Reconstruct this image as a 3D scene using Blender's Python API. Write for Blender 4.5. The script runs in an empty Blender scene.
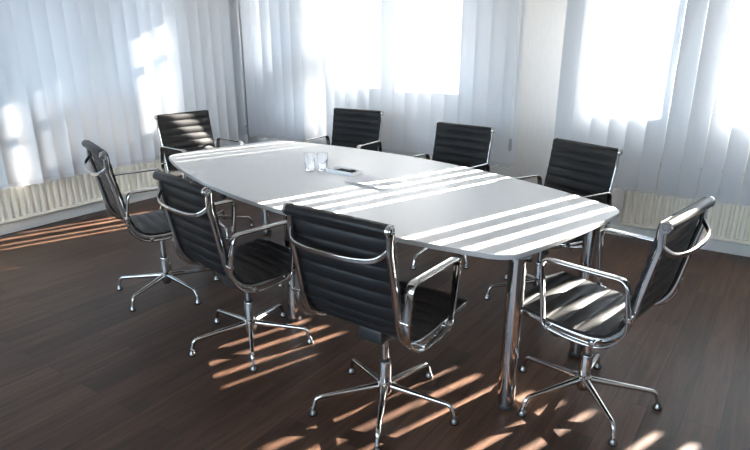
import bpy, bmesh, math, random
from mathutils import Vector, Matrix

random.seed(7)
C = bpy.context.scene.collection
scene = bpy.context.scene
PI = math.pi
S = 1.06                                     # metres per survey unit

# ------------------------------------------------------------------ camera
def look_camera():
    yaw, pitch, roll = 2.16753, 0.343815, -0.00174
    f = Vector((math.cos(yaw)*math.cos(pitch), math.sin(yaw)*math.cos(pitch), -math.sin(pitch)))
    r = Vector((math.sin(yaw), -math.cos(yaw), 0))
    u = r.cross(f)
    c, s = math.cos(roll), math.sin(roll)
    r, u = c*r + s*u, c*u - s*r
    cam = bpy.data.cameras.new('camera')
    o = bpy.data.objects.new('camera', cam)
    C.objects.link(o)
    M = Matrix((r, u, -f)).transposed().to_4x4()
    M.translation = Vector((4.81556, -4.63747, 1.43035))*S
    o.matrix_world = M
    cam.sensor_fit = 'HORIZONTAL'
    cam.sensor_width = 36
    cam.lens = 602.165/750*36
    cam.shift_y = 26.0/750
    cam.clip_start = 0.05
    scene.camera = o
look_camera()

# ------------------------------------------------------------------ sky, sun, exposure
SKY = 3.2
world = bpy.data.worlds.new('sky')
scene.world = world
world.use_nodes = True
nt = world.node_tree
nt.nodes.clear()
tc = nt.nodes.new('ShaderNodeTexCoord')
sep = nt.nodes.new('ShaderNodeSeparateXYZ')
ramp = nt.nodes.new('ShaderNodeValToRGB')
mr = nt.nodes.new('ShaderNodeMapRange')
mr.inputs['From Min'].default_value = -1
mr.inputs['From Max'].default_value = 1
bg = nt.nodes.new('ShaderNodeBackground')
wo = nt.nodes.new('ShaderNodeOutputWorld')
nt.links.new(tc.outputs['Generated'], sep.inputs[0])
nt.links.new(sep.outputs['Z'], mr.inputs['Value'])
nt.links.new(mr.outputs[0], ramp.inputs[0])
nt.links.new(ramp.outputs[0], bg.inputs[0])
nt.links.new(bg.outputs[0], wo.inputs[0])
e = ramp.color_ramp.elements
e[0].position = 0.0;  e[0].color = (0.22, 0.20, 0.19, 1)
e[1].position = 1.0;  e[1].color = (0.55, 0.74, 1.0, 1)
for p, col in ((0.47, (0.30, 0.28, 0.27, 1)), (0.51, (0.70, 0.86, 1.0, 1)), (0.68, (0.56, 0.77, 1.0, 1))):
    n = e.new(p); n.color = col
bg.inputs['Strength'].default_value = SKY

sd = bpy.data.lights.new('sun', 'SUN')
sd.energy = 42
sd.angle = math.radians(0.6)
sd.color = (1.0, 0.90, 0.80)
so = bpy.data.objects.new('sun', sd)
C.objects.link(so)
to_sun = Vector((0.319, 0.948, 0.372)).normalized()
so.rotation_euler = to_sun.to_track_quat('Z', 'Y').to_euler()
so.location = (5, 8, 5)

scene.view_settings.view_transform = 'Standard'
scene.view_settings.look = 'None'
scene.view_settings.gamma = 1
scene.view_settings.use_curve_mapping = False
scene.view_settings.exposure = 1.56

# ------------------------------------------------------------------ materials
def mat(name, color=(.8, .8, .8), rough=.5, metal=0.0, spec=None, coat=0.0):
    m = bpy.data.materials.new(name)
    m.use_nodes = True
    b = m.node_tree.nodes['Principled BSDF']
    b.inputs['Base Color'].default_value = (*color, 1)
    b.inputs['Roughness'].default_value = rough
    b.inputs['Metallic'].default_value = metal
    if spec is not None: b.inputs['Specular IOR Level'].default_value = spec
    b.inputs['Coat Weight'].default_value = coat
    return m

def noisy(m, scale, amount, bump=0.0, stretch=(1, 1, 1), detail=4):
    """vary the base colour a little and add a fine bump"""
    t = m.node_tree; b = t.nodes['Principled BSDF']
    co = t.nodes.new('ShaderNodeTexCoord'); mp = t.nodes.new('ShaderNodeMapping')
    mp.inputs['Scale'].default_value = stretch
    nz = t.nodes.new('ShaderNodeTexNoise')
    nz.inputs['Scale'].default_value = scale; nz.inputs['Detail'].default_value = detail
    t.links.new(co.outputs['Object'], mp.inputs[0]); t.links.new(mp.outputs[0], nz.inputs['Vector'])
    base = b.inputs['Base Color'].default_value[:]
    rp = t.nodes.new('ShaderNodeValToRGB')
    rp.color_ramp.elements[0].position = .3; rp.color_ramp.elements[1].position = .7
    rp.color_ramp.elements[0].color = (*[c*(1-amount) for c in base[:3]], 1)
    rp.color_ramp.elements[1].color = (*[min(1, c*(1+amount)) for c in base[:3]], 1)
    t.links.new(nz.outputs[0], rp.inputs[0]); t.links.new(rp.outputs[0], b.inputs['Base Color'])
    if bump:
        bp = t.nodes.new('ShaderNodeBump'); bp.inputs['Strength'].default_value = bump
        bp.inputs['Distance'].default_value = .002
        t.links.new(nz.outputs[0], bp.inputs['Height']); t.links.new(bp.outputs[0], b.inputs['Normal'])
    return m

def wood_floor():
    m = bpy.data.materials.new('dark_wood_planks'); m.use_nodes = True
    t = m.node_tree; b = t.nodes['Principled BSDF']; L = t.links.new
    co = t.nodes.new('ShaderNodeTexCoord')
    mp = t.nodes.new('ShaderNodeMapping'); mp.inputs['Rotation'].default_value = (0, 0, PI/2)
    L(co.outputs['Object'], mp.inputs[0])
    br = t.nodes.new('ShaderNodeTexBrick')
    br.offset = .37; br.offset_frequency = 2; br.squash = 1
    br.inputs['Color1'].default_value = (0, 0, 0, 1); br.inputs['Color2'].default_value = (1, 1, 1, 1)
    br.inputs['Mortar'].default_value = (.1, .1, .1, 1)
    br.inputs['Scale'].default_value = 1
    br.inputs['Mortar Size'].default_value = .0012
    br.inputs['Brick Width'].default_value = .92; br.inputs['Row Height'].default_value = .138
    L(mp.outputs[0], br.inputs['Vector'])
    # grain, stretched along the plank, shifted from plank to plank
    mg = t.nodes.new('ShaderNodeMapping'); mg.inputs['Scale'].default_value = (22, 1.3, 1)
    L(co.outputs['Object'], mg.inputs[0])
    ad = t.nodes.new('ShaderNodeVectorMath'); ad.operation = 'ADD'
    sc = t.nodes.new('ShaderNodeVectorMath'); sc.operation = 'SCALE'; sc.inputs['Scale'].default_value = 37
    L(br.outputs['Color'], sc.inputs[0]); L(mg.outputs[0], ad.inputs[0]); L(sc.outputs[0], ad.inputs[1])
    nz = t.nodes.new('ShaderNodeTexNoise'); nz.inputs['Scale'].default_value = 1.6
    nz.inputs['Detail'].default_value = 7; nz.inputs['Roughness'].default_value = .65
    nz.inputs['Distortion'].default_value = .6
    L(ad.outputs[0], nz.inputs['Vector'])
    r1 = t.nodes.new('ShaderNodeValToRGB')
    r1.color_ramp.elements[0].position = .28; r1.color_ramp.elements[1].position = .75
    r1.color_ramp.elements[0].color = (.027, .0140, .0088, 1); r1.color_ramp.elements[1].color = (.106, .058, .038, 1)
    L(nz.outputs[0], r1.inputs[0])
    r2 = t.nodes.new('ShaderNodeValToRGB')
    r2.color_ramp.elements[0].color = (.66, .63, .62, 1); r2.color_ramp.elements[1].color = (1.3, 1.25, 1.2, 1)
    L(br.outputs['Color'], r2.inputs[0])
    mx = t.nodes.new('ShaderNodeMix'); mx.data_type = 'RGBA'; mx.blend_type = 'MULTIPLY'
    mx.inputs[0].default_value = 1
    L(r1.outputs[0], mx.inputs[6]); L(r2.outputs[0], mx.inputs[7])
    m2 = t.nodes.new('ShaderNodeMix'); m2.data_type = 'RGBA'
    m2.inputs[7].default_value = (.012, .008, .006, 1)
    L(br.outputs['Fac'], m2.inputs[0]); L(mx.outputs[2], m2.inputs[6])
    L(m2.outputs[2], b.inputs['Base Color'])
    b.inputs['Roughness'].default_value = .40
    b.inputs['Specular IOR Level'].default_value = .32
    bp = t.nodes.new('ShaderNodeBump'); bp.inputs['Strength'].default_value = .12; bp.inputs['Distance'].default_value = .002
    L(nz.outputs[0], bp.inputs['Height']); L(bp.outputs[0], b.inputs['Normal'])
    return m

def blind_fabric(name, col, trans):
    m = bpy.data.materials.new(name); m.use_nodes = True
    t = m.node_tree; t.nodes.clear(); L = t.links.new
    o = t.nodes.new('ShaderNodeOutputMaterial')
    d = t.nodes.new('ShaderNodeBsdfDiffuse'); tr = t.nodes.new('ShaderNodeBsdfTranslucent')
    mx = t.nodes.new('ShaderNodeMixShader'); mx.inputs[0].default_value = trans
    co = t.nodes.new('ShaderNodeTexCoord'); mp = t.nodes.new('ShaderNodeMapping')
    mp.inputs['Scale'].default_value = (300, 300, 60)
    nz = t.nodes.new('ShaderNodeTexNoise'); nz.inputs['Scale'].default_value = 1
    rp = t.nodes.new('ShaderNodeValToRGB')
    rp.color_ramp.elements[0].color = (*[c*.95 for c in col], 1); rp.color_ramp.elements[1].color = (*col, 1)
    L(co.outputs['Object'], mp.inputs[0]); L(mp.outputs[0], nz.inputs['Vector']); L(nz.outputs[0], rp.inputs[0])
    L(rp.outputs[0], d.inputs[0]); L(rp.outputs[0], tr.inputs[0])
    L(d.outputs[0], mx.inputs[1]); L(tr.outputs[0], mx.inputs[2]); L(mx.outputs[0], o.inputs[0])
    return m

def window_glass(name='window_glass', clear=(.95, .97, .97)):
    m = bpy.data.materials.new(name); m.use_nodes = True
    t = m.node_tree; t.nodes.clear(); L = t.links.new
    o = t.nodes.new('ShaderNodeOutputMaterial')
    a = t.nodes.new('ShaderNodeBsdfTransparent'); g = t.nodes.new('ShaderNodeBsdfGlossy')
    g.inputs['Roughness'].default_value = .02
    fr = t.nodes.new('ShaderNodeFresnel'); fr.inputs[0].default_value = 1.3
    a.inputs[0].default_value = (*clear, 1)
    mx = t.nodes.new('ShaderNodeMixShader')
    L(fr.outputs[0], mx.inputs[0]); L(a.outputs[0], mx.inputs[1]); L(g.outputs[0], mx.inputs[2]); L(mx.outputs[0], o.inputs[0])
    return m

def clear_glass():
    m = bpy.data.materials.new('clear_glass'); m.use_nodes = True
    b = m.node_tree.nodes['Principled BSDF']
    b.inputs['Base Color'].default_value = (.97, .98, 1, 1); b.inputs['Roughness'].default_value = .02
    b.inputs['Transmission Weight'].default_value = 1; b.inputs['IOR'].default_value = 1.45
    return m

M = dict(
    floor=wood_floor(),
    wall=noisy(mat('painted_wall', (.66, .645, .63), .8), 60, .03, .15, (1, 1, .2)),
    ceiling=noisy(mat('ceiling_paint', (.82, .82, .81), .9), 40, .02),
    skirting=noisy(mat('white_skirting', (.74, .74, .71), .45), 20, .02),
    frame=noisy(mat('window_frame_white', (.75, .77, .78), .4), 20, .02),
    glass=window_glass(),
    slat=blind_fabric('blind_fabric', (.60, .625, .66), .06),
    lit_slat=blind_fabric('lit_blind_fabric', (.69, .71, .745), .105),  # blind fabric copy, lighter and more translucent to imitate stronger backlight
    pocket=blind_fabric('blind_hem_fabric', (.62, .63, .65), .07),
    chain=noisy(mat('white_plastic', (.82, .82, .80), .35), 50, .02),
    weight=noisy(mat('grey_plastic', (.42, .44, .46), .45), 50, .03),
    radiator=noisy(mat('cream_enamel', (.80, .76, .66), .38), 15, .02),
    grille=noisy(mat('radiator_dull_metal', (.55, .53, .48), .5), 25, .05),  # duller warm grey for the top grille and brackets
    laminate=noisy(mat('white_laminate', (.84, .84, .845), .36, spec=.4), 90, .012),
    edge=noisy(mat('grey_edge_band', (.40, .40, .40), .35), 60, .03),
    chrome=noisy(mat('polished_chrome', (.60, .59, .575), .07, 1.0), 30, .02),
    dark_chrome=noisy(mat('dark_chrome', (.20, .195, .19), .18, 1.0), 30, .02),
    leather=noisy(mat('black_leather', (.0115, .0112, .0118), .42, spec=.28), 220, .15, .12),
    black=noisy(mat('black_plastic', (.018, .018, .018), .5), 80, .1),
    rubber=noisy(mat('dark_rubber', (.02, .02, .02), .7), 80, .1),
    tumbler=clear_glass(),
    tray=noisy(mat('white_glazed_tray', (.84, .84, .83), .25), 60, .02),
    paper=noisy(mat('paper', (.83, .84, .87), .8), 120, .02),
)

# ------------------------------------------------------------------ mesh helpers
def obj(name, bm, m, parent=None, smooth=40):
    bmesh.ops.recalc_face_normals(bm, faces=bm.faces)
    me = bpy.data.meshes.new(name); bm.to_mesh(me); bm.free()
    for x in (m if isinstance(m, (list, tuple)) else [m]): me.materials.append(x)
    if smooth:
        me.polygons.foreach_set('use_smooth', [True]*len(me.polygons))
        me.set_sharp_from_angle(angle=math.radians(smooth))
    o = bpy.data.objects.new(name, me); C.objects.link(o)
    if parent: o.parent = parent
    return o

def thing(name, label, cat, loc=(0, 0, 0), rz=0, group=None):
    o = bpy.data.objects.new(name, None); C.objects.link(o)
    o.empty_display_size = .1
    o.location = loc; o.rotation_euler = (0, 0, rz)
    o['label'] = label; o['category'] = cat
    if group: o['group'] = group
    return o

def struct(name, bm, m, parent=None, smooth=40):
    o = obj(name, bm, m, parent, smooth)
    if not parent: o['kind'] = 'structure'
    return o

def box(bm, x0, x1, y0, y1, z0, z1, bev=0.0, seg=2):
    r = bmesh.ops.create_cube(bm, size=1)
    vs = r['verts']
    for v in vs:
        v.co = Vector(((x0+x1)/2+v.co.x*(x1-x0), (y0+y1)/2+v.co.y*(y1-y0), (z0+z1)/2+v.co.z*(z1-z0)))
    if bev:
        es = list({e for v in vs for e in v.link_edges})
        bmesh.ops.bevel(bm, geom=es, offset=bev, segments=seg, profile=.5, affect='EDGES')
    return bm

def catmull(pts, n=8):
    P = [Vector(p) for p in pts]
    P = [P[0]*2-P[1]] + P + [P[-1]*2-P[-2]]
    out = []
    for i in range(1, len(P)-2):
        a, b, c, d = P[i-1:i+3]
        for k in range(n):
            t = k/n
            out.append(.5*((2*b)+(c-a)*t+(2*a-5*b+4*c-d)*t*t+(3*b-a-3*c+d)*t**3))
    out.append(P[-2].copy())
    return out

def fillet(pts, r, n=6, closed=False):
    """polyline with its corners rounded"""
    P = [Vector(p) for p in pts]; out = []
    N = len(P)
    for i in range(N):
        if not closed and i in (0, N-1):
            out.append(P[i]); continue
        a, b, c = P[i-1], P[i], P[(i+1) % N]
        ri = r[i] if isinstance(r, (list, tuple)) else r
        d1, d2 = (a-b), (c-b)
        k = min(ri, d1.length*.49, d2.length*.49)
        p0, p1 = b+d1.normalized()*k, b+d2.normalized()*k
        for j in range(n+1):
            t = j/n
            out.append((1-t)**2*p0+2*t*(1-t)*b+t*t*p1)
    return out

def resample(pts, step):
    L = [0]
    for a, b in zip(pts, pts[1:]): L.append(L[-1]+(b-a).length)
    n = max(2, int(L[-1]/step)); out = []; j = 0
    for k in range(n+1):
        s = L[-1]*k/n
        while j < len(L)-2 and L[j+1] < s: j += 1
        t = (s-L[j])/max(1e-9, L[j+1]-L[j])
        out.append(pts[j].lerp(pts[j+1], t))
    return out

def rrect(w, h, r, n=3):
    """rounded rectangle outline, width w, height h"""
    out = []
    for cx, cy, a0 in ((w/2-r, h/2-r, 0), (-w/2+r, h/2-r, 90), (-w/2+r, -h/2+r, 180), (w/2-r, -h/2+r, 270)):
        for k in range(n+1):
            a = math.radians(a0+90*k/n)
            out.append((cx+r*math.cos(a), cy+r*math.sin(a)))
    return out

def circ(r, n=12):
    return [(r*math.cos(2*PI*k/n), r*math.sin(2*PI*k/n)) for k in range(n)]

def sweep(bm, pts, prof, side, scale=None, closed=False, cap=True):
    """sweep a cross-section along pts; its first axis lies along side"""
    pts = [Vector(p) for p in pts]; N = len(pts); rings = []
    side = Vector(side)
    for i, p in enumerate(pts):
        if closed: t = pts[(i+1) % N]-pts[i-1]
        else: t = pts[min(i+1, N-1)]-pts[max(i-1, 0)]
        t.normalize()
        u = side-t*side.dot(t)
        if u.length < 1e-4: u = t.orthogonal()
        u.normalize(); v = t.cross(u)
        su, sv = scale(i, N) if scale else (1, 1)
        rings.append([bm.verts.new(p+u*(a*su)+v*(b*sv)) for a, b in prof])
    K = len(prof)
    for i in range(N if closed else N-1):
        A, B = rings[i], rings[(i+1) % N]
        for k in range(K):
            bm.faces.new((A[k], A[(k+1) % K], B[(k+1) % K], B[k]))
    if cap and not closed:
        bm.faces.new(rings[0][::-1]); bm.faces.new(rings[-1])
    return bm

def lathe(bm, prof, n=20, axis=((0, 0, 0), (0, 0, 1))):
    """revolve (radius, height) pairs about an axis"""
    o = Vector(axis[0]); z = Vector(axis[1]).normalized(); x = z.orthogonal().normalized(); y = z.cross(x)
    rings = []
    for r, h in prof:
        if r < 1e-6: rings.append([bm.verts.new(o+z*h)])
        else: rings.append([bm.verts.new(o+z*h+x*(r*math.cos(2*PI*k/n))+y*(r*math.sin(2*PI*k/n))) for k in range(n)])
    for A, B in zip(rings, rings[1:]):
        for k in range(n):
            q = (k+1) % n
            if len(A) == 1 and len(B) == 1: break
            if len(A) == 1: bm.faces.new((A[0], B[k], B[q]))
            elif len(B) == 1: bm.faces.new((A[k], A[q], B[0]))
            else: bm.faces.new((A[k], A[q], B[q], B[k]))
    return bm

def slab(bm, outline, z0, z1):
    """flat plate with the given outline"""
    a = [bm.verts.new((x, y, z0)) for x, y in outline]; b = [bm.verts.new((x, y, z1)) for x, y in outline]
    n = len(a)
    for k in range(n): bm.faces.new((a[k], a[(k+1) % n], b[(k+1) % n], b[k]))
    bm.faces.new(a[::-1]); bm.faces.new(b)
    return bm

B = bmesh.new

# ------------------------------------------------------------------ the room
XR, YF, H = 7.6, -7.4, 2.75
WT = .30                                    # wall thickness
struct('floor', box(B(), -WT, XR, YF, WT, -.05, 0), M['floor'], smooth=0)
struct('ceiling', box(B(), -WT, XR, YF, WT, H, H+.1), M['ceiling'], smooth=0)
struct('wall_right', box(B(), XR, XR+.2, YF, WT, -.05, H+.1), M['wall'], smooth=0)

bm = B()
box(bm, -WT, .5, YF-.2, YF, 0, H); box(bm, 7.0, XR, YF-.2, YF, 0, H); box(bm, .5, 7.0, YF-.2, YF, 0, .85); box(bm, .5, 7.0, YF-.2, YF, 2.45, H)
struct('wall_front', bm, M['wall'], smooth=0)

# back wall with two window openings; left wall with one
# opening: along the wall from, to; sill, head
WB = [(.285, 1.50, .62, 2.17), (1.56, 2.91, 1.10, 2.17), (3.90, 6.45, 1.01, 2.17)]
WL = (-4.6, -.85, 1.02, 2.09)
def wall_with_holes(axis, a0, a1, holes):
    bm = B()
    def put(p, q, z0, z1):
        if axis == 'x': box(bm, p, q, 0, WT, z0, z1)
        else: box(bm, -WT, 0, p, q, z0, z1)
    cur = a0
    for h0, h1, s, t in holes:
        put(cur, h0, 0, H); put(h0, h1, 0, s); put(h0, h1, t, H); cur = h1
    put(cur, a1, 0, H)
    return bm
struct('wall_back', wall_with_holes('x', 0, XR, WB), M['wall'], smooth=0)
struct('wall_left', wall_with_holes('y', YF, WT, [WL]), M['wall'], smooth=0)

def window(n, axis, w, panes):
    """frame filling the opening, with a glass pane set in each hole (a0, a1, z0, z1)"""
    a0, a1, s, t = w
    def put(b_, p, q, z0, z1, e0=.03, e1=.09, bev=.003):
        if axis == 'x': box(b_, p, q, e0, e1, z0, z1, bev)
        else: box(b_, -e1, -e0, p, q, z0, z1, bev)
    bm = B()
    cols = sorted({(p[0], p[1]) for p in panes}); cur = a0
    for p, q in cols:
        put(bm, cur, p, s, t)
        z = s
        for _, _, z0, z1 in sorted([k for k in panes if k[0] == p], key=lambda k: k[2]):
            put(bm, p, q, z, z0); z = z1
        put(bm, p, q, z, t); cur = q
    put(bm, cur, a1, s, t)
    f = struct('window_%d' % n, bm, M['frame'])
    for p, q, z0, z1 in panes:
        g = B(); put(g, p, q, z0, z1, .058, .062, 0); obj('pane', g, M['glass'], f, 0)
    st = B(); put(st, a0-.03, a1+.03, s-.03, s, -.02, .03); obj('window_sill', st, M['frame'], f)
    return f
window(1, 'x', WB[0], [(.305, .74, 1.24, 1.77), (.305, .74, 1.83, 2.15), (.765, 1.02, .67, 1.08), (.765, 1.02, 1.45, 1.77), (.765, 1.02, 1.83, 2.15)] +
       [(p, q, z0, z1) for p, q in ((1.075, 1.14), (1.25, 1.31), (1.37, 1.43)) for z0, z1 in ((.67, 1.2), (1.45, 1.77), (1.83, 2.15))])  # unseen pane and bar layout made up to shape sun patches and stripes
window(2, 'x', WB[1], [(1.57, 2.04, 1.145, 2.15), (2.19, 2.88, 1.13, 2.15)])
window(3, 'x', WB[2], [(3.915, 4.43, 1.03, 2.15), (4.815, 5.62, 1.03, 2.15), (5.74, 6.40, 1.03, 2.15)])
window(4, 'y', WL, [(-4.45, -3.70, 1.07, 2.07), (-3.55, -2.80, 1.07, 2.07), (-2.65, -1.90, 1.07, 2.07), (-1.75, -1.00, 1.07, 2.07)])

# unseen square posts added outside the corner window to block part of the sun
struct('sun_block_1', box(B(), .62, .895, .95, 1.05, -.05, 3.0, .01), M['wall'])
struct('sun_block_2', box(B(), 1.085, 1.285, .95, 1.05, -.05, 3.0, .01), M['wall'])

def skirting(name, pts):
    bm = B()
    for (x0, x1, y0, y1) in pts: box(bm, x0, x1, y0, y1, 0, .085, .004)
    struct(name, bm, M['skirting'])
skirting('baseboard_left', [(0, .014, YF, -.0)])
skirting('baseboard_back', [(.014, XR, -.014, 0)])

# ------------------------------------------------------------------ radiators
def radiator(label, a0, a1, axis, z0=.115, z1=.60):
    """ribbed panel radiator along a wall; local x runs along the wall, local -y into the room"""
    L = a1-a0
    t = thing('radiator', label, 'radiator', (a0, 0, 0) if axis == 'x' else (0, a0, 0), 0 if axis == 'x' else PI/2, 'cream panel radiators under the windows')
    # with rz = 90 deg local x -> world y, local -y -> world +x
    bm = B()
    n = int(L/.056); pitch = L/n
    prof = []
    for i in range(n):
        x = i*pitch
        for fx, d in ((.12, 0), (.28, .021), (.66, .021), (.88, 0)): prof.append((x+fx*pitch, -.080-d))
    prof = [(0, -.080)]+prof+[(L, -.080)]
    outline = prof+[(L, -.066), (0, -.066)]
    slab(bm, outline, z0+.02, z1-.02)
    obj('ribbed_panel', bm, M['radiator'], t, 25)
    for zz in (z0, z1-.026):
        bm = B(); box(bm, -.004, L+.004, -.102, -.076, zz, zz+.026, .006); obj('header_rail', bm, M['radiator'], t)
    bm = B(); box(bm, .01, L-.01, -.06, -.035, z0+.01, z1-.01, .004); obj('rear_panel', bm, M['radiator'], t)
    bm = B(); box(bm, -.006, L+.006, -.102, -.03, z1, z1+.012, .003)
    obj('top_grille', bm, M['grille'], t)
    for x in (-.006, L+.002):
        bm = B(); box(bm, x, x+.004, -.102, -.03, z0, z1, .001); obj('side_panel', bm, M['radiator'], t)
    for x in (.25, L-.25):
        for zz in (z1-.16, z0+.06):
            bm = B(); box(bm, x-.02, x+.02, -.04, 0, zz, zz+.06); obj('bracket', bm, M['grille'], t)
    return t
radiator('cream ribbed radiator low on the left wall, behind the chair at the table end', -4.4, -1.05, 'y')
radiator('cream ribbed radiator low on the back wall, partly hidden behind the far side chairs', 1.0, 2.85, 'x')
radiator('cream ribbed radiator on the back wall behind the right end chair', 4.16, 6.3, 'x')

# ------------------------------------------------------------------ vertical blinds
def blind(label, axis, a0, a1, bottom, tilts, off=.185, top=2.42, pitch=.1335, width=.138, cord=None, curve=.006, fabric='slat'):
    """vertical slat blind. tilts(a) gives each slat's turn away from the wall plane, degrees"""
    t = thing('vertical_blind', label, 'blind', (a0, 0, 0) if axis == 'x' else (0, a0, 0), 0 if axis == 'x' else PI/2, 'white vertical slat blinds')
    L = a1-a0; n = max(1, round(L/pitch)); p = L/n
    low = []
    for i in range(n):
        xc = (i+.5)*p
        a = math.radians(tilts(a0+xc)+random.uniform(-1.5, 1.5))
        swing = random.uniform(-.004, .004)
        K = 6; cols = []
        for k in range(K+1):
            s = (k/K-.5)*width
            bow = curve*(1-(2*k/K-1)**2)
            lx = s*math.cos(a)-bow*math.sin(a); ly = s*math.sin(a)+bow*math.cos(a)
            cols.append((xc+lx, -off+ly))
        dz = random.uniform(-.004, .004)
        def strip(z0, z1, w0, w1):
            bm = B()
            va = [bm.verts.new((x+w0, y, z0)) for x, y in cols]; vb = [bm.verts.new((x+w1, y, z1)) for x, y in cols]
            for k in range(K): bm.faces.new((va[k], va[k+1], vb[k+1], vb[k]))
            return bm
        slat = obj('slat', strip(bottom+.034+dz, top, swing, 0), M[fabric], t, 60)
        obj('hem_weight', strip(bottom+dz, bottom+.034+dz, swing, swing), M['pocket'], slat, 60)
        bm = B(); box(bm, xc-.006, xc+.006, -off-.006, -off+.006, top-.02, top+.008); obj('clip', bm, M['chain'], slat, 0)
        low.append(((cols[0][0]+swing, cols[0][1], bottom+.012+dz), (cols[-1][0]+swing, cols[-1][1], bottom+.012+dz)))
    for e_ in (0, 1):                               # bead chain looping from slat to slat
        pts = [Vector(low[0][e_])]
        for A, D in zip(low, low[1:]):
            q, r = Vector(A[e_]), Vector(D[e_]); pts += [(q+r)/2-Vector((0, 0, .028)), r]
        obj('bead_chain', sweep(B(), catmull(pts, 4), circ(.0022, 5), (0, 0, 1)), M['chain'], t)
    bm = B(); box(bm, .012, L-.012, -off-.022, -off+.022, top+.005, top+.045, .004); obj('head_rail', bm, M['chain'], t)
    for x in (.15, L/2, L-.15):
        bm = B(); box(bm, x-.015, x+.015, -off-.01, 0, top+.045, top+.06); obj('bracket', bm, M['chain'], t)
    if cord is not None:
        x, zb = cord
        for dx in (-.006, .006):
            obj('pull_cord', sweep(B(), [(x+dx, -off-.03, top), (x+dx, -off-.03, zb+.09)], circ(.0045, 6), (1, 0, 0)), M['chain'], t)
        bm = B(); lathe(bm, [(0, 0), (.012, .002), (.015, .03), (.012, .10), (0, .104)], 12, ((x, -off-.03, zb), (0, 0, 1)))
        obj('cord_weight', bm, M['weight'], t)
    return t
blind('white vertical blind covering the left wall, blue light showing through its slats', 'y', -5.02, -.200, .40,
      lambda y: -25, cord=(4.805, .50), curve=.011, fabric='lit_slat', width=.146)
blind('white vertical blind across the back wall corner, behind the two far side chairs', 'x', .25, 3.28, .48,
      lambda x: 67 if x < 1.16 else (52 if x < 1.33 else (38 if x < 1.47 else (28 if x < 1.85 else (15 if 2.2 < x < 2.32 else 6)))), fabric='lit_slat', cord=(3.03-.03, .62))
blind('white vertical blind over the right hand back window, behind the right hand end chair', 'x', 3.60, 6.5, .412,
      lambda x: 28)

# ------------------------------------------------------------------ the table
TC = Vector((2.845, -1.959, 0))*S; TA = math.radians(-12.4)
TOP, THICK = .7208, .022
def boat(hl, we, wm, cr, inset=0.0):
    n = 22
    hl -= inset; we -= inset; wm -= inset
    side = [(-hl+2*hl*k/n, we+(wm-we)*(1-((-1+2*k/n))**2)) for k in range(n+1)]
    endr = [(hl+.018*(1-(k/4-1)**2), we*(1-k/4)) for k in range(1, 8)]
    pts = [Vector((x, y, 0)) for x, y in side[1:-1]]
    def corner(a, b, c):
        out = []
        p0 = b+(a-b).normalized()*cr; p1 = b+(c-b).normalized()*cr
        for j in range(9):
            s = j/8; out.append((1-s)**2*p0+2*s*(1-s)*b+s*s*p1)
        return out
    V = lambda x, y: Vector((x, y, 0))
    up = [V(*q) for q in side]; dn = [V(x, -y) for x, y in reversed(side)]
    re_ = [V(*q) for q in endr]; le = [V(-x, -y) for x, y in endr]
    out = up[1:-1]+corner(up[-2], up[-1], re_[0])
    out += re_[1:-1]+corner(re_[-1], dn[0], dn[1])+dn[1:-1]
    out += corner(dn[-2], dn[-1], le[0])+le[1:-1]+corner(le[-1], up[0], up[1])
    return [(q.x, q.y) for q in out]
table = thing('conference_table', 'long boat-shaped white conference table on round chrome legs', 'table', (TC.x, TC.y, 0), TA)
bm = slab(B(), boat(1.446, .475, .735, .10, .003), TOP-THICK+.001, TOP)
obj('tabletop', bm, M['laminate'], table, 30)
bm = B()
outer = boat(1.446, .475, .735, .10); inner = boat(1.446, .475, .735, .10, .0035)
n = len(outer)
za, zb = TOP-THICK, TOP-.0012
oa = [bm.verts.new((x, y, za+.002)) for x, y in outer]; ob = [bm.verts.new((x, y, zb-.002)) for x, y in outer]
ia = [bm.verts.new((x, y, za)) for x, y in inner]; ib = [bm.verts.new((x, y, zb)) for x, y in inner]
for k in range(n):
    q = (k+1) % n
    for A, D in ((oa, ob), (ob, ib), (ib, ia), (ia, oa)): bm.faces.new((A[k], A[q], D[q], D[k]))
obj('edge_band', bm, M['edge'], table, 50)
for y in (-.30, .14):
    bm = B(); box(bm, -1.20, 1.20, y-.02, y+.02, TOP-THICK-.03, TOP-THICK, .003)
    obj('under_rail', bm, M['weight'], table)
for gx, gy in ((1.523, -2.042), (1.66, -1.464), (2.822, -2.467), (2.53, -1.44), (4.072, -2.594), (4.185, -2.006)):
    q = Matrix.Rotation(-TA, 3, 'Z') @ (Vector((gx, gy, 0))*S-TC)
    lx, ly = q.x, q.y
    bm = lathe(B(), [(0, .012), (.036, .012), (.036, .67), (.036, TOP-THICK), (0, TOP-THICK)], 24, ((lx, ly, 0), (0, 0, 1)))
    leg = obj('leg', bm, M['chrome'], table)
    bm = lathe(B(), [(0, 0), (.032, 0), (.038, .004), (.038, .014), (.036, .02), (0, .02)], 24, ((lx, ly, 0), (0, 0, 1)))
    obj('foot', bm, M['black'], leg)
    bm = lathe(B(), [(.0, TOP-THICK-.012), (.055, TOP-THICK-.010), (.055, TOP-THICK), (0, TOP-THICK)], 24, ((lx, ly, 0), (0, 0, 1)))
    obj('mounting_plate', bm, M['chrome'], leg)

# ------------------------------------------------------------------ the chairs (forward = local +x)
HW = .226                                   # half width to the rails
BACK = [(-.283, .929), (-.281, .905), (-.262, .78), (-.238, .66), (-.218, .56), (-.196, .50)]
BEND = [(-.160, .462), (-.110, .443)]
SEAT = [(-.04, .440), (.06, .446), (.16, .458), (.235, .466), (.268, .458)]
def side_path(pts, y): return [(x, y, z) for x, z in pts]

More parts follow.
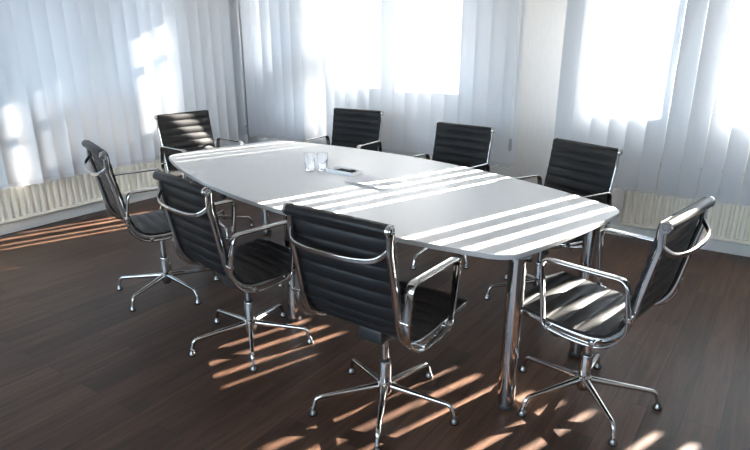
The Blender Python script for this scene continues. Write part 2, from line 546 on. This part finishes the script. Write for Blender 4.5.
def ribbed(path, halfw, pitch, t0, t1, phase=0.0):
    pts = resample(catmull([(x, 0, z) for x, z in path], 12), .0045)
    bm = B()
    prof = rrect(2*halfw, 2, .95, 4)
    prof = [(a if abs(a) < halfw-.001 else math.copysign(halfw, a), b) for a, b in prof]
    # flatten the rounding so the padding is nearly level across the width
    prof = []
    m = 12
    for k in range(m+1): prof.append((-halfw+2*halfw*k/m, min(1, .35+2.6*min(k, m-k)/m)))
    for k in range(m+1): prof.append((halfw-2*halfw*k/m, -min(1, .35+2.6*min(k, m-k)/m)))
    step = sum(((pts[i+1]-pts[i]).length for i in range(len(pts)-1)))/(len(pts)-1)
    def sc(i, N):
        s = i*step/pitch+phase
        v = t0+t1*abs(math.sin(PI*s))**.55
        if i < 2 or i > N-3: v *= .6
        return (1, v)
    sweep(bm, pts, prof, (0, 1, 0), sc)
    return bm

def make_chair(label):
    t = thing('office_chair', label, 'chair', group='black ribbed office chairs around the table')
    up = []                                  # parts that ride on the gas lift
    o = obj('backrest', ribbed(BACK, HW+.006, .0555, .0065, .0095), M['leather'], t, 80); up.append(o)
    o = obj('seat', ribbed([BACK[-1]]+BEND+SEAT, HW+.006, .0600, .0065, .0095), M['leather'], t, 80); up.append(o)
    # padded roll along the top edge with chrome discs
    bm = lathe(B(), [(0, -HW-.004), (.017, -HW-.004), (.0205, -HW+.004), (.0205, HW-.004), (.017, HW+.004), (0, HW+.004)], 20, ((-.301, 0, .912), (0, 1, 0)))
    roll = obj('head_roll', bm, M['leather'], t, 50); up.append(roll)
    for s in (-1, 1):
        bm = lathe(B(), [(0, .003), (.007, .003), (.008, .006), (.013, .006), (.014, .003), (.020, .003), (.0215, 0), (.0215, -.010), (0, -.010)], 20,
                   ((-.301, s*(HW+.008), .912), (0, s, 0)))
        obj('end_cap', bm, M['chrome'], roll, 50)
    for s in (-1, 1):
        y = s*(HW-.001)
        path = resample(catmull(side_path([(-.290, .905)]+BACK[2:]+BEND+SEAT[:-1]+[(.255, .466)], y), 10), .012)
        shifted = []                         # the rail runs behind and below the padding
        for i in range(len(path)):
            tn = (path[min(i+1, len(path)-1)]-path[max(i-1, 0)]).normalized()
            shifted.append(path[i]+Vector((tn.z, 0, -tn.x))*.019*(min(1, i/6)))
        path = shifted
        bm = sweep(B(), path, rrect(.020, .026, .007, 3), (0, 1, 0))
        up.append(obj('side_rail', bm, M['chrome'], t, 50))
        # armrest: one flat band bent into a closed loop outside the rail
        ya = s*(HW+.034)
        loop = fillet([(.088, ya, .430), (.116, ya, .708), (-.215, ya, .704), (-.246, ya, .50), (-.165, ya, .412), (-.02, ya, .412)],
                      [.03, .032, .034, .08, .10, .04], 7, closed=True)
        loop = resample(loop+[loop[0]], .012)[:-1]
        def asc(i, N, loop=loop):
            p = loop[i]
            k = max(0, min(1, (p.z-.50)/.12))
            return (.72+.28*k, 1)
        bm = sweep(B(), loop, rrect(.034, .011, .0045, 3), (0, 1, 0), asc, closed=True)
        arm = obj('armrest', bm, M['chrome'], t, 50); up.append(arm)
        for px, pz in ((-.236, .560), (-.120, .424), (.07, .426)):
            bm = B()
            lathe(bm, [(0, -.018), (.0075, -.018), (.0075, .022), (0, .022)], 10, ((px, s*(HW+.020), pz), (0, s, 0)))
            lathe(bm, [(0, .020), (.012, .020), (.012, .026), (.006, .028), (0, .028)], 12, ((px, s*(HW+.020), pz), (0, s, 0)))
            obj('spacer_bolt', bm, M['chrome'], arm, 50)
    # bowed brace behind the backrest
    br = [(-.280, -HW+.002, .862), (-.300, -HW+.010, .834), (-.330, -HW+.045, .808), (-.345, -.10, .799), (-.348, 0, .797),
          (-.345, .10, .799), (-.330, HW-.045, .808), (-.300, HW-.010, .834), (-.280, HW-.002, .862)]
    bm = sweep(B(), catmull(br, 8), rrect(.020, .010, .004, 3), (0, 0, 1))
    up.append(obj('back_brace', bm, M['chrome'], t, 50))
    for xx, zz, pr in ((0, .424, rrect(.05, .012, .004)), (-.13, .436, circ(.008, 10)), (.13, .440, circ(.008, 10))):
        up.append(obj('cross_bar', sweep(B(), [(xx, -HW, zz), (xx, HW, zz)], pr, (1, 0, 0)), M['black'], t))
    # tilt mechanism with knob and lever
    bm = B(); box(bm, -.11, .155, -.062, .062, .350, .420, .016, 3)
    box(bm, -.05, .05, -.075, .075, .392, .424, .008)
    mech = obj('tilt_mechanism', bm, M['black'], t); up.append(mech)
    bm = lathe(B(), [(0, 0), (.009, 0), (.009, .04), (.024, .044), (.027, .052), (.027, .072), (.022, .080), (0, .080)], 18, ((.115, .02, .358), (.35, .12, -1)))
    obj('tension_knob', bm, M['black'], mech)
    bm = lathe(B(), [(0, 0), (.006, 0), (.006, .035), (.018, .040), (.020, .050), (.014, .062), (0, .064)], 16, ((.06, .05, .372), (.2, 1, -.55)))
    obj('tilt_knob', bm, M['black'], mech)
    bm = sweep(B(), catmull([(.03, -.05, .400), (.04, -.13, .392), (.045, -.215, .388)], 6), circ(.0055, 8), (0, 0, 1))
    lathe(bm, [(0, 0), (.014, .002), (.017, .012), (.017, .03), (.012, .04), (0, .041)], 14, ((.045, -.205, .388), (0, -1, 0)))
    obj('height_lever', bm, M['chrome'], mech)
    # gas column
    bm = lathe(B(), [(0, .075), (.026, .075), (.026, .22), (.024, .226), (0, .226)], 20)
    col = obj('gas_column', bm, M['chrome'], t)
    bm = lathe(B(), [(0, .224), (.021, .224), (.021, .236), (0, .236)], 20); obj('collar', bm, M['black'], col)
    bm = lathe(B(), [(0, .236), (.0165, .236), (.0165, .385), (0, .385)], 20)
    obj('piston', bm, M['chrome'], col)
    # hub and five legs
    bm = lathe(B(), [(0, .055), (.022, .055), (.026, .065), (.033, .085), (.033, .122), (.026, .130), (0, .130)], 24)
    obj('base_hub', bm, M['chrome'], t)
    legs = []
    R = .3125
    for k in range(5):
        path = fillet([(.02, 0, .108), (R-.016, 0, .083), (R, 0, .026)], .022, 6)
        path = resample(path, .01)
        def lsc(i, N):
            q = i/(N-1)
            w = 1.25-.50*min(1, q*1.15)
            return (w, w)
        bm = sweep(B(), path, rrect(.024, .022, .009, 3), (0, 1, 0), lsc)
        leg = obj('leg', bm, M['chrome'], t, 50)
        leg.rotation_euler = (0, 0, k*2*PI/5)
        bm = lathe(B(), [(0, 0), (.017, 0), (.0195, .004), (.0195, .010), (.013, .020), (.010, .032), (0, .032)], 16, ((R, 0, 0), (0, 0, 1)))
        obj('glide', bm, M['dark_chrome'], leg, 50)
        legs.append(leg)
    return t

def kids(o): return [c for c in bpy.data.objects if c.parent == o]
def copy_tree(o, parent=None, tree=None):
    c = o.copy(); C.objects.link(c)
    if parent: c.parent = parent
    for ch in tree.get(o.name, []): copy_tree(ch, c, tree)
    return c

UP = {'backrest', 'seat', 'head_roll', 'side_rail', 'armrest', 'back_brace', 'cross_bar', 'tilt_mechanism'}
# x, y (survey units), facing deg, first leg deg, lift (m), label
CH = [
    (3.662, -2.869, 87.6, -134.1, .005, 'black ribbed office chair nearest the viewer, on the near side with its back turned'),
    (2.803, -2.769, 78.3, -115.4, -.014, 'black ribbed office chair on the near side, left of the foremost chair, back turned'),
    (1.941, -2.600, 69.2, -148.8, .014, 'black ribbed office chair seen side-on at far left, beside the left wall radiator'),
    (4.314, -2.372, 170.4, 164.5, 0, 'black ribbed office chair at the right table end, sun stripes across its seat'),
    (1.985, -0.964, -86.5, 20, 0, 'black ribbed office chair on the far side, the one furthest left, below the bright window'),
    (2.972, -1.185, -98.2, -90, -.016, 'black ribbed office chair in the middle of the far side, between two others'),
    (3.792, -1.460, -113.4, 4, -.016, 'black ribbed office chair on the far side nearest the right table end'),
    (1.245, -1.624, -7.6, 50, 0, 'black ribbed office chair at the left table end, its backrest lit by the sun'),
]
proto = make_chair(CH[0][5])
tree = {}
for o_ in bpy.data.objects:
    if o_.parent: tree.setdefault(o_.parent.name, []).append(o_)
copies = [proto]+[copy_tree(proto, None, tree) for _ in CH[1:]]
bykid = {}
for o_ in bpy.data.objects:
    if o_.parent: bykid.setdefault(o_.parent.name, []).append(o_)
for c, (x, y, fdeg, bdeg, lift, lab) in zip(copies, CH):
    c.location = (x*S, y*S, 0); c.rotation_euler = (0, 0, math.radians(fdeg)); c['label'] = lab
    k = 0
    for ch in bykid[c.name]:
        base = ch.name.split('.')[0]
        if base in UP: ch.location.z = lift
        if base == 'leg':
            ch.rotation_euler = (0, 0, math.radians(bdeg-fdeg+72*k)); k += 1

# ------------------------------------------------------------------ things on the table
def tumbler(loc, label):
    t = thing('drinking_glass', label, 'glass', loc, 0, 'clear glasses on the table')
    bm = lathe(B(), [(0, 0), (.026, 0), (.029, .004), (.036, .105), (.0345, .106), (.0275, .012), (0, .010)], 24)
    obj('glass_body', bm, M['tumbler'], t, 50)
tumbler((2.668, -2.055, TOP), 'clear drinking glass on the white table, the left one of the pair')
tumbler((2.735, -2.010, TOP), 'clear drinking glass on the white table, the right one, nearer the tray')

tr = thing('pen_tray', 'small white tray holding dark pens, between the glasses and the paper', 'tray', (2.90, -2.005, TOP), math.radians(-4))
bm = B(); box(bm, -.10, .10, -.045, .045, 0, .006, .002)
obj('tray_base', bm, M['tray'], tr)
bm = B()
box(bm, -.105, .105, -.050, -.044, 0, .022, .002); box(bm, -.105, .105, .044, .050, 0, .022, .002)
box(bm, -.105, -.099, -.044, .044, 0, .022, .002); box(bm, .099, .105, -.044, .044, 0, .022, .002)
obj('tray_rim', bm, M['tray'], tr)
for k, (dy, a) in enumerate(((-.022, 3), (-.004, -4), (.014, 5), (.03, -2))):
    t = thing('pen', 'dark pen lying in the small white tray', 'pen', (2.90+dy*.07, -2.005+dy, TOP+.012), math.radians(a-4), 'dark pens in the white tray')
    bm = lathe(B(), [(0, -.066), (.0025, -.062), (.005, -.05), (.0055, .02), (0, .02)], 10, ((0, 0, 0), (1, 0, 0)))
    obj('barrel', bm, M['black'], t)
    bm = lathe(B(), [(0, .018), (.006, .018), (.006, .066), (.004, .069), (0, .069)], 10, ((0, 0, 0), (1, 0, 0)))
    box(bm, .03, .066, -.0015, .0015, .005, .009)
    obj('pen_cap', bm, M['black'], t)
for k, (x, y, a, z) in enumerate(((3.21, -2.12, -8, 0), )):
    t = bpy.data.objects
    bm = B()
    # a thin stack of sheets, its near edge lifting slightly
    w, d = .297, .21
    N = 12
    up_ = [[bm.verts.new((-w/2+w*i/N, -d/2+d*j/4, .0035+.010*max(0, 1-j/1.5)*(.4+.6*math.sin(PI*i/N)))) for j in range(5)] for i in range(N+1)]
    dn_ = [[bm.verts.new((v.co.x, v.co.y, v.co.z-.0033)) for v in r] for r in up_]
    for i in range(N):
        for j in range(4):
            bm.faces.new((up_[i][j], up_[i+1][j], up_[i+1][j+1], up_[i][j+1]))
            bm.faces.new((dn_[i][j], dn_[i][j+1], dn_[i+1][j+1], dn_[i+1][j]))
    for i in range(N):
        bm.faces.new((up_[i][0], dn_[i][0], dn_[i+1][0], up_[i+1][0])); bm.faces.new((up_[i][4], up_[i+1][4], dn_[i+1][4], dn_[i][4]))
    for j in range(4):
        bm.faces.new((up_[0][j], up_[0][j+1], dn_[0][j+1], dn_[0][j])); bm.faces.new((up_[N][j], dn_[N][j], dn_[N][j+1], up_[N][j+1]))
    o = obj('paper_sheets', bm, M['paper'], None, 60)
    o.location = (x, y, TOP); o.rotation_euler = (0, 0, math.radians(a))
    o['label'] = 'thin white paper sheets lying on the table beside the pen tray'; o['category'] = 'paper'
